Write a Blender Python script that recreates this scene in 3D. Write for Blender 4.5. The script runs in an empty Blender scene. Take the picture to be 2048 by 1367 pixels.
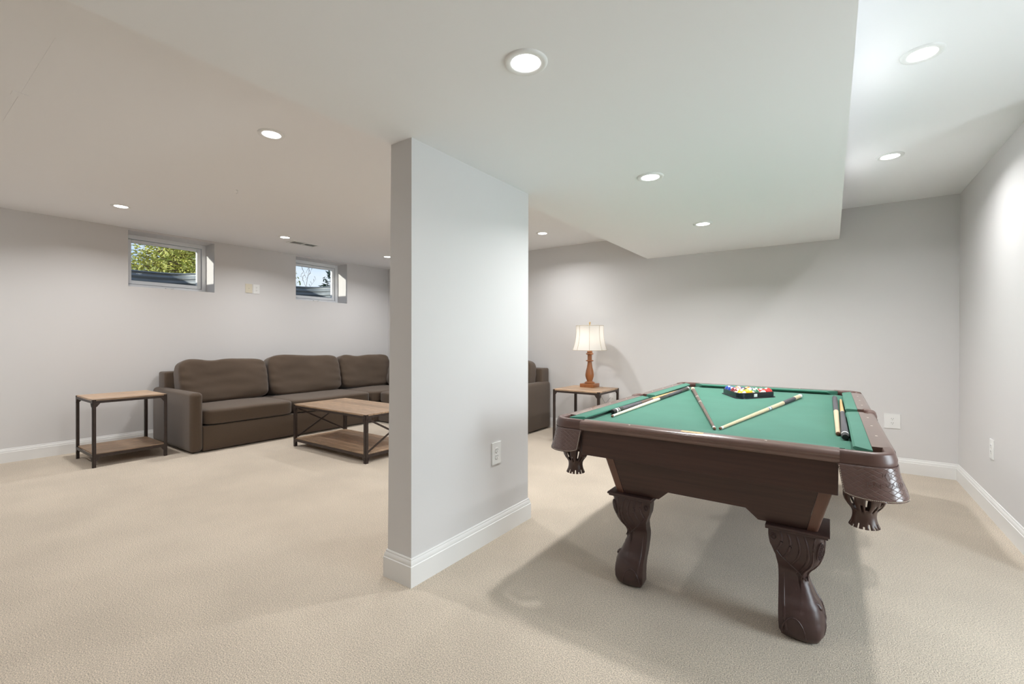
import bpy, bmesh, math, random
from mathutils import Vector, Matrix
random.seed(7)
S = bpy.context.scene
COL = S.collection
PI = math.pi

# ------------------------------------------------------------------ camera
CAM_H = 1.18
F_PX, YAW, PITCH, ROLL = 906.818, 0.613367, -0.0044622, 0.0019015
cam = bpy.data.cameras.new('camera'); camo = bpy.data.objects.new('camera', cam); COL.objects.link(camo)
cam.sensor_width = 36; cam.lens = 36 * F_PX / 2048; cam.clip_start = 0.02; cam.clip_end = 300
fw = Vector((-math.sin(YAW) * math.cos(PITCH), math.cos(YAW) * math.cos(PITCH), math.sin(PITCH)))
r0 = Vector((math.cos(YAW), math.sin(YAW), 0)); u0 = r0.cross(fw)
rt = r0 * math.cos(ROLL) + u0 * math.sin(ROLL); up = u0 * math.cos(ROLL) - r0 * math.sin(ROLL)
camo.matrix_world = Matrix(((rt.x, up.x, -fw.x, 0), (rt.y, up.y, -fw.y, 0), (rt.z, up.z, -fw.z, CAM_H), (0, 0, 0, 1)))
S.camera = camo

# ------------------------------------------------------------------ light levels, sky, exposure
S.view_settings.view_transform = 'Standard'; S.view_settings.look = 'None'
S.view_settings.gamma = 1; S.view_settings.use_curve_mapping = False
S.view_settings.exposure = 0.22
S.cycles.caustics_reflective = False
DOWNLIGHT = 10.0           # watts per recessed downlight
DOWNLIGHT_COL = (0.99, 0.995, 1.0)
DOOR_LIGHT = 72.0         # daylight through the glazed door round the corner on the right, watts
SKY = 1.0
LAMP_W = 11.0

world = bpy.data.worlds.new('sky'); S.world = world; world.use_nodes = True
nt = world.node_tree; nt.nodes.clear()
def N(t, kind, **kw):
    n = t.nodes.new(kind)
    for k, v in kw.items(): setattr(n, k, v)
    return n
wo = N(nt, 'ShaderNodeOutputWorld'); bg = N(nt, 'ShaderNodeBackground'); bg.inputs[1].default_value = SKY
tc = N(nt, 'ShaderNodeTexCoord'); sx = N(nt, 'ShaderNodeSeparateXYZ')
rp = N(nt, 'ShaderNodeValToRGB')
rp.color_ramp.elements[0].position = 0.0; rp.color_ramp.elements[0].color = (0.62, 0.80, 1.0, 1)
rp.color_ramp.elements[1].position = 0.7; rp.color_ramp.elements[1].color = (0.16, 0.38, 0.85, 1)
nz = N(nt, 'ShaderNodeTexNoise'); nz.inputs['Scale'].default_value = 3.2; nz.inputs['Detail'].default_value = 6; nz.inputs['Roughness'].default_value = 0.55
mp = N(nt, 'ShaderNodeMapping'); mp.inputs['Scale'].default_value = (1, 1, 2.4)
cr = N(nt, 'ShaderNodeValToRGB'); cr.color_ramp.elements[0].position = 0.45; cr.color_ramp.elements[1].position = 0.64
mx = N(nt, 'ShaderNodeMix', data_type='RGBA'); mx.inputs[7].default_value = (0.95, 0.97, 1.0, 1)
nt.links.new(tc.outputs['Generated'], sx.inputs[0]); nt.links.new(sx.outputs[2], rp.inputs[0])
nt.links.new(tc.outputs['Generated'], mp.inputs[0]); nt.links.new(mp.outputs[0], nz.inputs[0]); nt.links.new(nz.outputs[0], cr.inputs[0])
nt.links.new(cr.outputs[0], mx.inputs[0]); nt.links.new(rp.outputs[0], mx.inputs[6]); nt.links.new(mx.outputs[2], bg.inputs[0]); nt.links.new(bg.outputs[0], wo.inputs[0])

sun = bpy.data.lights.new('sun', 'SUN'); sun.energy = 4.6; sun.angle = 0.02; sun.color = (1, 0.95, 0.85)
so = bpy.data.objects.new('sun', sun); COL.objects.link(so); so.rotation_euler = Vector((.29, .80, -.17)).to_track_quat('-Z', 'Y').to_euler()   # low, almost along the window wall: strikes only the window returns
so.location = (20, -10, 20)
dl = bpy.data.lights.new('door_daylight', 'AREA'); dl.shape = 'RECTANGLE'; dl.size = 1.05; dl.size_y = 2.0; dl.energy = DOOR_LIGHT; dl.color = (0.86, 0.94, 1.0)
dlo = bpy.data.objects.new('door_daylight', dl); COL.objects.link(dlo); dlo.location = (2.42, 2.05, 1.25); dlo.rotation_euler = (math.radians(73), 0, math.radians(90))

# ------------------------------------------------------------------ helpers
def lin(c):
    c = c / 255.0
    return c / 12.92 if c <= 0.04045 else ((c + 0.055) / 1.055) ** 2.4
def rgb(r, g, b): return (lin(r), lin(g), lin(b), 1)

def mat(name, col, rough=0.5, metal=0.0, spec=0.5, bump=None, vary=None, sheen=0.0, coat=0.0):
    """bump=(scale, strength, distance[, stretch]); vary=(scale, amount[, stretch]) tones the colour; object-random adds a per-piece tone if vary[3]"""
    m = bpy.data.materials.new(name); m.use_nodes = True
    t = m.node_tree; b = t.nodes['Principled BSDF']
    b.inputs['Base Color'].default_value = col; b.inputs['Roughness'].default_value = rough
    b.inputs['Metallic'].default_value = metal; b.inputs['Specular IOR Level'].default_value = spec
    if sheen: b.inputs['Sheen Weight'].default_value = sheen
    if coat: b.inputs['Coat Weight'].default_value = coat; b.inputs['Coat Roughness'].default_value = 0.12
    co = N(t, 'ShaderNodeTexCoord')
    if vary:
        mpn = N(t, 'ShaderNodeMapping'); mpn.inputs['Scale'].default_value = vary[2] if len(vary) > 2 else (1, 1, 1)
        t.links.new(co.outputs['Object'], mpn.inputs[0])
        n = N(t, 'ShaderNodeTexNoise'); n.inputs['Scale'].default_value = vary[0]; n.inputs['Detail'].default_value = 5
        t.links.new(mpn.outputs[0], n.inputs[0])
        mr = N(t, 'ShaderNodeMapRange'); mr.inputs[1].default_value = 0.3; mr.inputs[2].default_value = 0.7
        mr.inputs[3].default_value = 1 - vary[1]; mr.inputs[4].default_value = 1 + vary[1]
        t.links.new(n.outputs[0], mr.inputs[0])
        src = mr.outputs[0]
        if len(vary) > 3:
            oi = N(t, 'ShaderNodeObjectInfo'); mr2 = N(t, 'ShaderNodeMapRange')
            mr2.inputs[3].default_value = 1 - vary[3]; mr2.inputs[4].default_value = 1 + vary[3]
            t.links.new(oi.outputs['Random'], mr2.inputs[0])
            mm = N(t, 'ShaderNodeMath', operation='MULTIPLY'); t.links.new(src, mm.inputs[0]); t.links.new(mr2.outputs[0], mm.inputs[1]); src = mm.outputs[0]
            # per-piece seed so that the grain differs from board to board
            ad = N(t, 'ShaderNodeVectorMath', operation='ADD'); sc = N(t, 'ShaderNodeVectorMath', operation='SCALE'); sc.inputs[0].default_value = (7, 13, 5)
            t.links.new(oi.outputs['Random'], sc.inputs[3]); t.links.new(mpn.outputs[0], ad.inputs[0]); t.links.new(sc.outputs[0], ad.inputs[1]); t.links.new(ad.outputs[0], n.inputs[0])
        vm = N(t, 'ShaderNodeVectorMath', operation='SCALE'); vm.inputs[0].default_value = col[:3]
        t.links.new(src, vm.inputs[3]); t.links.new(vm.outputs[0], b.inputs['Base Color'])
    if bump:
        mpb = N(t, 'ShaderNodeMapping'); mpb.inputs['Scale'].default_value = bump[3] if len(bump) > 3 else (1, 1, 1)
        t.links.new(co.outputs['Object'], mpb.inputs[0])
        n2 = N(t, 'ShaderNodeTexNoise'); n2.inputs['Scale'].default_value = bump[0]; n2.inputs['Detail'].default_value = 4
        t.links.new(mpb.outputs[0], n2.inputs[0])
        bp = N(t, 'ShaderNodeBump'); bp.inputs['Strength'].default_value = bump[1]; bp.inputs['Distance'].default_value = bump[2]
        t.links.new(n2.outputs[0], bp.inputs['Height']); t.links.new(bp.outputs[0], b.inputs['Normal'])
    return m

def emit(name, col, strength):
    m = bpy.data.materials.new(name); m.use_nodes = True; t = m.node_tree; t.nodes.clear()
    o = N(t, 'ShaderNodeOutputMaterial'); e = N(t, 'ShaderNodeEmission'); e.inputs[0].default_value = (*col, 1); e.inputs[1].default_value = strength
    t.links.new(e.outputs[0], o.inputs[0]); return m

ORG = {}
def put(o, parent):
    COL.objects.link(o)
    if parent: o.parent = parent
    return o
def thing(name, label, cat, loc, group=None):
    o = bpy.data.objects.new(name, None); COL.objects.link(o); o.location = loc; o.empty_display_size = 0.1
    o['label'] = label; o['category'] = cat
    if group: o['group'] = group
    ORG[o.name] = Vector(loc); return o
def tag(o, label, cat, group=None):
    o['label'] = label; o['category'] = cat
    if group: o['group'] = group
    return o
def obj(name, bm, m, parent=None, smooth=35, loc=None, fix=True):
    """link a bmesh built in world coordinates as one mesh object, under its thing"""
    org = ORG[parent.name] if parent else (Vector(loc) if loc else Vector((0, 0, 0)))
    if fix: bmesh.ops.recalc_face_normals(bm, faces=bm.faces)
    if org.length > 0: bmesh.ops.translate(bm, verts=bm.verts, vec=-org)
    me = bpy.data.meshes.new(name); bm.to_mesh(me); bm.free()
    for mm in (m if isinstance(m, (list, tuple)) else [m]): me.materials.append(mm)
    if smooth:
        for p in me.polygons: p.use_smooth = True
        me.set_sharp_from_angle(angle=math.radians(smooth))
    o = bpy.data.objects.new(name, me); put(o, parent)
    if not parent: o.location = org
    ORG[o.name] = org; return o
def struct(name, bm, m, **kw):
    o = obj(name, bm, m, **kw); o['kind'] = 'structure'; return o
def box(bm, x0, x1, y0, y1, z0, z1, bev=0, seg=2):
    vs = bmesh.ops.create_cube(bm, size=1)['verts']
    for v in vs: v.co = Vector(((x0 + x1) / 2 + v.co.x * (x1 - x0), (y0 + y1) / 2 + v.co.y * (y1 - y0), (z0 + z1) / 2 + v.co.z * (z1 - z0)))
    if bev:
        es = list({e for v in vs for e in v.link_edges})
        bmesh.ops.bevel(bm, geom=es, offset=bev, segments=seg, affect='EDGES', profile=0.5)
def B(*a, **k):
    bm = bmesh.new(); box(bm, *a, **k); return bm
def prism(bm, pts, axis, a, b):
    """extrude a polygon of 2D pts along axis from a to b; for axis x pts=(y,z), y: (x,z), z: (x,y)"""
    def mk(p, t):
        return {'x': (t, p[0], p[1]), 'y': (p[0], t, p[1]), 'z': (p[0], p[1], t)}[axis]
    v0 = [bm.verts.new(mk(p, a)) for p in pts]; v1 = [bm.verts.new(mk(p, b)) for p in pts]
    bm.faces.new(v0); bm.faces.new(list(reversed(v1))); n = len(pts)
    for i in range(n): bm.faces.new((v0[i], v1[i], v1[(i + 1) % n], v0[(i + 1) % n]))
def lathe(bm, prof, cx, cy, seg=32, z0=0, cap=True):
    rings = []
    for r, z in prof:
        rings.append([bm.verts.new((cx + r * math.cos(2 * PI * i / seg), cy + r * math.sin(2 * PI * i / seg), z0 + z)) for i in range(seg)])
    for a, b in zip(rings, rings[1:]):
        for i in range(seg): bm.faces.new((a[i], a[(i + 1) % seg], b[(i + 1) % seg], b[i]))
    if cap: bm.faces.new(rings[0]); bm.faces.new(rings[-1])
    return rings
def loft(bm, rings, closed=True, cap=True):
    R = [[bm.verts.new(p) for p in r] for r in rings]; n = len(R[0])
    for a, b in zip(R, R[1:]):
        for i in range(n if closed else n - 1): bm.faces.new((a[i], a[(i + 1) % n], b[(i + 1) % n], b[i]))
    if cap and closed: bm.faces.new(R[0]); bm.faces.new(R[-1])
    return R
def tube(bm, pts, r, seg=8, rx=None):
    """round tube along points; r may be a list"""
    pts = [Vector(p) for p in pts]; rings = []
    for i, p in enumerate(pts):
        t = (pts[min(i + 1, len(pts) - 1)] - pts[max(i - 1, 0)]).normalized()
        a = t.orthogonal().normalized() if abs(t.z) > 0.99 else t.cross(Vector((0, 0, 1))).normalized()
        b = a.cross(t).normalized(); rr = r[i] if isinstance(r, (list, tuple)) else r
        rings.append([p + (a * math.cos(2 * PI * k / seg) + b * math.sin(2 * PI * k / seg)) * rr for k in range(seg)])
    loft(bm, rings)
def bar(bm, p, q, w, h):
    """flat bar from p to q, w wide across (horizontal), h thick"""
    p, q = Vector(p), Vector(q); t = (q - p).normalized()
    a = t.cross(Vector((0, 0, 1))); a = a.normalized() if a.length > 1e-4 else Vector((1, 0, 0)); b = a.cross(t).normalized()
    R = [[c + a * sx_ * w / 2 + b * sy_ * h / 2 for sx_, sy_ in ((-1, -1), (1, -1), (1, 1), (-1, 1))] for c in (p, q)]
    loft(bm, R)
def puff(bm, cx, cy, cz, hx, hy, hz, n=14, k=4.5, warp=None):
    """soft rounded block (superellipsoid on a cube grid)"""
    vs = {}
    def V(p):
        key = (round(p[0], 5), round(p[1], 5), round(p[2], 5))
        if key not in vs:
            s = (abs(p[0]) ** k + abs(p[1]) ** k + abs(p[2]) ** k) ** (1 / k)
            q = Vector((p[0] / s, p[1] / s, p[2] / s))
            if warp: q = warp(q)
            vs[key] = bm.verts.new((cx + q.x * hx, cy + q.y * hy, cz + q.z * hz))
        return vs[key]
    g = [math.sin((-1 + 2 * i / n) * PI / 2) * 0.35 + (-1 + 2 * i / n) * 0.65 for i in range(n + 1)]
    for ax in range(3):
        for s in (-1, 1):
            for i in range(n):
                for j in range(n):
                    qd = []
                    for a, b in ((i, j), (i + 1, j), (i + 1, j + 1), (i, j + 1)):
                        p = [0, 0, 0]; p[ax] = s; p[(ax + 1) % 3] = g[a]; p[(ax + 2) % 3] = g[b]; qd.append(V(p))
                    bm.faces.new(qd)
def copytree(o, parent=None):
    c = o.copy(); COL.objects.link(c)
    if parent: c.parent = parent
    ORG[c.name] = ORG.get(o.name, Vector())
    for ch in list(o.children): copytree(ch, c)
    return c
_txt = 0
def text_mesh(body, size, extrude=0.0):
    """letters as a bmesh in the xy plane, centred on the origin"""
    cu = bpy.data.curves.new('letters', 'FONT'); cu.body = body; cu.size = size; cu.align_x = 'CENTER'; cu.align_y = 'CENTER'; cu.extrude = extrude; cu.resolution_u = 3
    o = bpy.data.objects.new('letters', cu); COL.objects.link(o)
    dg = bpy.context.evaluated_depsgraph_get(); dg.update()
    me = bpy.data.meshes.new_from_object(o.evaluated_get(dg)); bm = bmesh.new(); bm.from_mesh(me)
    bpy.data.objects.remove(o); bpy.data.curves.remove(cu); bpy.data.meshes.remove(me)
    return bm

# ------------------------------------------------------------------ materials
M = {}
M['wall'] = mat('wall_paint', rgb(221, 219, 218), 0.85, spec=0.2, bump=(220, 0.04, 0.002))
M['ceil'] = mat('ceiling_paint', rgb(246, 246, 247), 0.9, spec=0.15, bump=(200, 0.03, 0.002))
M['trim'] = mat('white_trim_paint', rgb(236, 235, 233), 0.45, spec=0.4)
M['vinyl'] = mat('white_vinyl', rgb(240, 242, 245), 0.4, spec=0.4)
M['plate'] = mat('white_plastic', rgb(240, 240, 238), 0.4)
M['almond'] = mat('almond_plastic', rgb(222, 214, 194), 0.45)
M['slot'] = mat('dark_slot', rgb(60, 58, 55), 0.6)
M['metal'] = mat('bronze_black_steel', rgb(66, 56, 52), 0.42, metal=0.35, spec=0.45, vary=(30, 0.12))
M['screw'] = mat('steel_screw', rgb(190, 185, 180), 0.3, metal=0.8)
M['board'] = mat('mango_wood_board', rgb(176, 147, 120), 0.38, vary=(9, 0.30, (1, 7, 7), 0.24), bump=(60, 0.1, 0.001, (0.2, 1, 1)))
M['fabric'] = mat('brown_tweed_upholstery', rgb(91, 77, 65), 0.95, spec=0.12, vary=(500, 0.18), bump=(900, 0.35, 0.002), sheen=0.25)
M['cloth'] = mat('green_baize', rgb(70, 121, 103), 0.9, spec=0.1, vary=(6, 0.05), bump=(900, 0.12, 0.001), sheen=0.15)
M['railwood'] = mat('rail_laminate', rgb(106, 77, 67), 0.3, spec=0.7, vary=(14, 0.10, (1, 1, 1)), coat=0.7)
M['wood'] = mat('dark_mahogany_laminate', rgb(72, 50, 43), 0.42, spec=0.45, vary=(22, 0.16, (0.12, 1, 3)))
M['post'] = mat('lighter_corner_laminate', rgb(112, 78, 64), 0.35, spec=0.5, vary=(20, 0.08, (3, 3, 0.2)))
M['legwood'] = mat('carved_dark_wood', rgb(70, 50, 47), 0.36, spec=0.5, vary=(18, 0.08))
M['leather'] = mat('brown_leather', rgb(98, 72, 65), 0.33, spec=0.6, bump=(420, 0.10, 0.001))
M['basket'] = mat('dark_leather_strips', rgb(78, 56, 48), 0.38, spec=0.5)
M['brass'] = mat('worn_brass', rgb(200, 172, 120), 0.35, metal=0.5, vary=(60, 0.3))
M['sight'] = mat('pearl_inlay', rgb(238, 226, 214), 0.3)
M['maple'] = mat('maple', rgb(226, 200, 164), 0.3, spec=0.5, vary=(20, 0.06))
M['palemaple'] = mat('pale_maple', rgb(236, 224, 200), 0.3, spec=0.5)
M['tan'] = mat('tan_maple', rgb(222, 178, 120), 0.3)
M['cueblack'] = mat('black_cue_lacquer', rgb(46, 43, 43), 0.28, spec=0.5)
M['cuebrown'] = mat('brown_cue_stain', rgb(104, 84, 74), 0.3, spec=0.5, vary=(30, 0.12))
M['wrap'] = mat('grey_linen_wrap', rgb(82, 80, 84), 0.75, bump=(600, 0.3, 0.001))
M['white'] = mat('white_ring', rgb(242, 241, 238), 0.3)
M['blue'] = mat('blue_ring', rgb(52, 92, 140), 0.35)
M['tip'] = mat('leather_cue_tip', rgb(120, 84, 60), 0.8)
M['rubber'] = mat('black_rubber', rgb(22, 21, 22), 0.5)
M['rack'] = mat('black_rack_plastic', rgb(24, 28, 36), 0.3, spec=0.5)
M['lampwood'] = mat('honey_turned_wood', rgb(160, 100, 56), 0.35, vary=(26, 0.14, (1, 1, 0.25)), coat=0.3)
M['foliage_light'] = mat('yellow_green_needles', rgb(198, 194, 100), 0.7, vary=(1.6, 0.35))
M['foliage_dark'] = mat('dark_green_needles', rgb(58, 84, 70), 0.7, vary=(2, 0.3))
M['bark'] = mat('bark', rgb(104, 84, 70), 0.9, bump=(12, 0.6, 0.02))
M['galv'] = mat('galvanised_steel', rgb(116, 124, 130), 0.5, metal=0.2, vary=(5, 0.12))
M['grass'] = mat('grass', rgb(96, 128, 62), 0.9, vary=(14, 0.3))
M['gravel'] = mat('gravel', rgb(130, 124, 116), 0.95, vary=(60, 0.4), bump=(60, 0.8, 0.02))
M['lightglow'] = emit('downlight_diffuser', DOWNLIGHT_COL, 8.0)
M['ventdark'] = mat('dark_duct', rgb(40, 40, 40), 0.9)

def carpet():
    m = mat('beige_carpet', rgb(196, 178, 156), 1.0, spec=0.05, sheen=0.2); t = m.node_tree; b = t.nodes['Principled BSDF']
    co = N(t, 'ShaderNodeTexCoord')
    n1 = N(t, 'ShaderNodeTexNoise'); n1.inputs['Scale'].default_value = 215; n1.inputs['Detail'].default_value = 3
    n2 = N(t, 'ShaderNodeTexNoise'); n2.inputs['Scale'].default_value = 2.2; n2.inputs['Detail'].default_value = 3
    n3 = N(t, 'ShaderNodeTexNoise'); n3.inputs['Scale'].default_value = 420; n3.inputs['Detail'].default_value = 2
    for n in (n1, n2, n3): t.links.new(co.outputs['Object'], n.inputs[0])
    def mr(src, a, b_, lo, hi):
        r = N(t, 'ShaderNodeMapRange'); r.inputs[1].default_value = a; r.inputs[2].default_value = b_; r.inputs[3].default_value = lo; r.inputs[4].default_value = hi
        t.links.new(src, r.inputs[0]); return r.outputs[0]
    a = mr(n1.outputs[0], .34, .66, .62, 1.28); c = mr(n2.outputs[0], .35, .65, .95, 1.05); d = mr(n3.outputs[0], .3, .7, .85, 1.15)
    m1 = N(t, 'ShaderNodeMath', operation='MULTIPLY'); m2 = N(t, 'ShaderNodeMath', operation='MULTIPLY')
    t.links.new(a, m1.inputs[0]); t.links.new(c, m1.inputs[1]); t.links.new(m1.outputs[0], m2.inputs[0]); t.links.new(d, m2.inputs[1])
    vm = N(t, 'ShaderNodeVectorMath', operation='SCALE'); vm.inputs[0].default_value = rgb(210, 196, 178)[:3]
    t.links.new(m2.outputs[0], vm.inputs[3]); t.links.new(vm.outputs[0], b.inputs['Base Color'])
    bp = N(t, 'ShaderNodeBump'); bp.inputs['Strength'].default_value = 0.8; bp.inputs['Distance'].default_value = 0.006
    t.links.new(n1.outputs[0], bp.inputs['Height']); t.links.new(bp.outputs[0], b.inputs['Normal'])
    return m
M['carpet'] = carpet()

def glass():
    m = bpy.data.materials.new('window_glass'); m.use_nodes = True; t = m.node_tree; t.nodes.clear()
    o = N(t, 'ShaderNodeOutputMaterial'); tr = N(t, 'ShaderNodeBsdfTransparent'); gl = N(t, 'ShaderNodeBsdfGlossy'); gl.inputs['Roughness'].default_value = 0.02
    lw = N(t, 'ShaderNodeLayerWeight'); lw.inputs[0].default_value = .5; pw = N(t, 'ShaderNodeMath', operation='POWER'); pw.inputs[1].default_value = 5; fr = N(t, 'ShaderNodeMapRange'); fr.inputs[3].default_value = .03; fr.inputs[4].default_value = .9; t.links.new(lw.outputs['Facing'], pw.inputs[0]); t.links.new(pw.outputs[0], fr.inputs[0]); mx_ = N(t, 'ShaderNodeMixShader')
    tr.inputs[0].default_value = (0.95, 0.97, 0.97, 1)
    t.links.new(fr.outputs[0], mx_.inputs[0]); t.links.new(tr.outputs[0], mx_.inputs[1]); t.links.new(gl.outputs[0], mx_.inputs[2]); t.links.new(mx_.outputs[0], o.inputs[0]); return m
M['glass'] = glass()

def embossed():
    """leather with a diamond lattice pressed in (uv in metres)"""
    m = mat('diamond_embossed_leather', rgb(106, 80, 74), 0.27, spec=0.7, coat=0.25); t = m.node_tree; b = t.nodes['Principled BSDF']
    uv = N(t, 'ShaderNodeUVMap'); s = N(t, 'ShaderNodeSeparateXYZ'); t.links.new(uv.outputs[0], s.inputs[0])
    outs = []
    for sg in (1, -1):
        sc = N(t, 'ShaderNodeMath', operation='MULTIPLY'); sc.inputs[1].default_value = 0.62 * sg; t.links.new(s.outputs[0], sc.inputs[0])
        ad = N(t, 'ShaderNodeMath', operation='ADD'); t.links.new(sc.outputs[0], ad.inputs[0]); t.links.new(s.outputs[1], ad.inputs[1])
        md = N(t, 'ShaderNodeMath', operation='PINGPONG'); md.inputs[1].default_value = 0.0085; t.links.new(ad.outputs[0], md.inputs[0])
        r = N(t, 'ShaderNodeMapRange'); r.inputs[1].default_value = 0; r.inputs[2].default_value = 0.0016; t.links.new(md.outputs[0], r.inputs[0]); outs.append(r.outputs[0])
    mn = N(t, 'ShaderNodeMath', operation='MINIMUM'); t.links.new(outs[0], mn.inputs[0]); t.links.new(outs[1], mn.inputs[1])
    bp = N(t, 'ShaderNodeBump'); bp.inputs['Strength'].default_value = 0.8; bp.inputs['Distance'].default_value = 0.002
    t.links.new(mn.outputs[0], bp.inputs['Height']); t.links.new(bp.outputs[0], b.inputs['Normal']); return m
M['emboss'] = embossed()

def shade_mat():
    m = bpy.data.materials.new('pleated_shade_fabric'); m.use_nodes = True; t = m.node_tree; t.nodes.clear()
    o = N(t, 'ShaderNodeOutputMaterial'); d = N(t, 'ShaderNodeBsdfDiffuse'); tl = N(t, 'ShaderNodeBsdfTranslucent'); mx_ = N(t, 'ShaderNodeMixShader'); mx_.inputs[0].default_value = 0.38
    d.inputs[0].default_value = rgb(246, 243, 238); tl.inputs[0].default_value = rgb(252, 249, 244)
    t.links.new(d.outputs[0], mx_.inputs[1]); t.links.new(tl.outputs[0], mx_.inputs[2]); t.links.new(mx_.outputs[0], o.inputs[0]); return m
M['shade'] = shade_mat()

# ------------------------------------------------------------------ the room
LX, RX, BY, FY, CH, SH = -6.44, 0.887, 5.32, -2.3, 2.425, 2.145
AX, JY = 1.95, 3.36              # alcove wall with the glazed door; end of the right wall
SL, SR = -1.787, 0.06           # soffit sides
struct('floor', B(-6.9, 3.5, FY - .15, BY + .15, -.12, 0), M['carpet'])
bm = bmesh.new(); box(bm, -6.9, SL + .05, FY - .15, BY + .15, CH, CH + .12); box(bm, SR - .05, 3.5, FY - .15, BY + .15, CH, CH + .12); box(bm, SL + .05, SR - .05, FY - .15, BY + .15, CH, CH + .12)
struct('ceiling', bm, M['ceil'])
struct('ceiling_soffit', B(SL, SR, FY, BY, SH, CH), M['ceil'])
struct('wall_back', B(-6.9, RX + .15, BY, BY + .15, 0, CH), M['wall'])
bm = bmesh.new(); box(bm, RX, RX + .12, JY + .12, BY, 0, CH); box(bm, RX, AX, JY, JY + .12, 0, CH); struct('wall_right', bm, M['wall'])
struct('wall_front', B(-6.9, 3.5, FY - .15, FY, 0, CH), M['wall'])
DY0, DY1, DZ = 1.50, 2.60, 2.06
bm = bmesh.new(); box(bm, AX, AX + .12, FY, DY0, 0, CH); box(bm, AX, AX + .12, DY1, JY + .12, 0, CH); box(bm, AX, AX + .12, DY0, DY1, DZ, CH)
struct('wall_far_right', bm, M['wall'])
# glazed door to the outside
dr = struct('door_1', B(AX + .03, AX + .09, DY0 + .002, DY0 + .08, .004, DZ - .002), M['trim'])
for a in ((DY1 - .08, DY1 - .002, .004, DZ - .002), (DY0 + .082, DY1 - .082, .004, .14), (DY0 + .082, DY1 - .082, DZ - .1, DZ - .002)):
    obj('door_rail', B(AX + .03, AX + .09, *a), M['trim'], dr)
obj('door_pane', B(AX + .055, AX + .06, DY0 + .082, DY1 - .082, .141, DZ - .101), M['glass'], dr)
bm = bmesh.new(); box(bm, AX - .04, AX + .029, DY1 - .06, DY1 - .03, .98, 1.02, .005); tube(bm, [(AX - .035, DY1 - .045, 1.0), (AX - .035, DY1 - .16, 1.0)], .009); obj('door_handle', bm, M['screw'], dr)
# left wall with the two deep window openings
WIN = [(1.68, 2.549, 1.776, 2.402), (3.624, 4.486, 1.767, 2.402)]
WT = LX - .34
bm = bmesh.new()
ys = [FY, WIN[0][0], WIN[0][1], WIN[1][0], WIN[1][1], BY]
for i in (0, 2, 4): box(bm, WT, LX, ys[i], ys[i + 1], 0, CH)
for w in WIN: box(bm, WT, LX, w[0], w[1], 0, w[2]); box(bm, WT, LX, w[0], w[1], w[3], CH)
struct('wall_left', bm, M['wall'])
for i, (y0, y1, z0, z1) in enumerate(WIN):
    fx = LX - .25
    bm = bmesh.new()
    for a in ((y0, y0 + .048, z0, z1), (y1 - .048, y1, z0, z1), (y0 + .048, y1 - .048, z0, z0 + .048), (y0 + .048, y1 - .048, z1 - .048, z1)): box(bm, fx - .07, fx, *a, bev=.003, seg=1)
    w = struct('window_%d' % (i + 1), bm, M['vinyl'])
    bm = bmesh.new(); a0, a1, b0, b1 = y0 + .053, y1 - .053, z0 + .053, z1 - .053
    for a in ((a0, a0 + .045, b0, b1), (a1 - .045, a1, b0, b1), (a0 + .045, a1 - .045, b0, b0 + .042), (a0 + .045, a1 - .045, b1 - .036, b1)): box(bm, fx - .06, fx - .014, *a, bev=.004, seg=1)
    obj('window_sash', bm, M['vinyl'], w)
    obj('window_pane', B(fx - .045, fx - .04, a0 + .045, a1 - .045, b0 + .042, b1 - .036), M['glass'], w)
    bm = bmesh.new(); cy = (y0 + y1) / 2 + .02; box(bm, fx, fx + .02, cy - .03, cy + .03, z0 + .012, z0 + .034, .004); tube(bm, [(fx + .02, cy + .02, z0 + .024), (fx + .035, cy + .05, z0 + .03)], .006); obj('window_latch', bm, M['plate'], w)
# partition stub that carries the soffit
PX0, PX1, PY0, PY1 = -1.795, -1.64, 1.495, 2.515
bm = bmesh.new(); loft(bm, [[(PX0 - .016, PY0, 0), (PX1, PY0, 0), (PX1, PY1, 0), (PX0 - .016, PY1, 0)], [(PX0 + .008, PY0, SH), (PX1, PY0, SH), (PX1, PY1, SH), (PX0 + .008, PY1, SH)]])
struct('wall_partition', bm, M['wall'], smooth=0)

# baseboards: flat board with an ogee top
BBP = [(0, 0), (.0155, 0), (.0155, .098), (.012, .101), (.0125, .108), (.0085, .121), (.006, .124), (.0065, .129), (.004, .134), (0, .134)]
def base_run(bm, pts, closed=False):
    """sweep the moulding along a polyline of wall-face points, wall on the right-hand side of travel (mitred)"""
    n = len(pts); rings = []
    for i in range(n):
        p = Vector((*pts[i], 0))
        d0 = (p - Vector((*pts[i - 1], 0))).normalized() if i or closed else None
        d1 = (Vector((*pts[(i + 1) % n], 0)) - p).normalized() if i < n - 1 or closed else None
        d0 = d0 or d1; d1 = d1 or d0
        n0 = Vector((-d0.y, d0.x, 0)); n1 = Vector((-d1.y, d1.x, 0)); m = (n0 + n1); m = m / (m.length_squared / 2)
        rings.append([p + m * o + Vector((0, 0, z)) for o, z in BBP])
    if closed: rings.append(rings[0])
    loft(bm, rings, cap=not closed)
    if closed: bmesh.ops.remove_doubles(bm, verts=bm.verts, dist=1e-5)
bm = bmesh.new(); base_run(bm, [(LX, BY - .001), (LX, FY)]); struct('baseboard_left', bm, M['trim'], smooth=25)
bm = bmesh.new(); base_run(bm, [(RX, BY), (LX + .016, BY)]); struct('baseboard_back', bm, M['trim'], smooth=25)
bm = bmesh.new(); base_run(bm, [(AX, JY), (RX, JY), (RX, BY - .016)][::-1][::-1]); struct('baseboard_right', bm, M['trim'], smooth=25)
bm = bmesh.new(); base_run(bm, [(PX0 - .016, PY0), (PX0 - .016, PY1), (PX1, PY1), (PX1, PY0)], closed=True); struct('baseboard_partition', bm, M['trim'], smooth=25)
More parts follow.
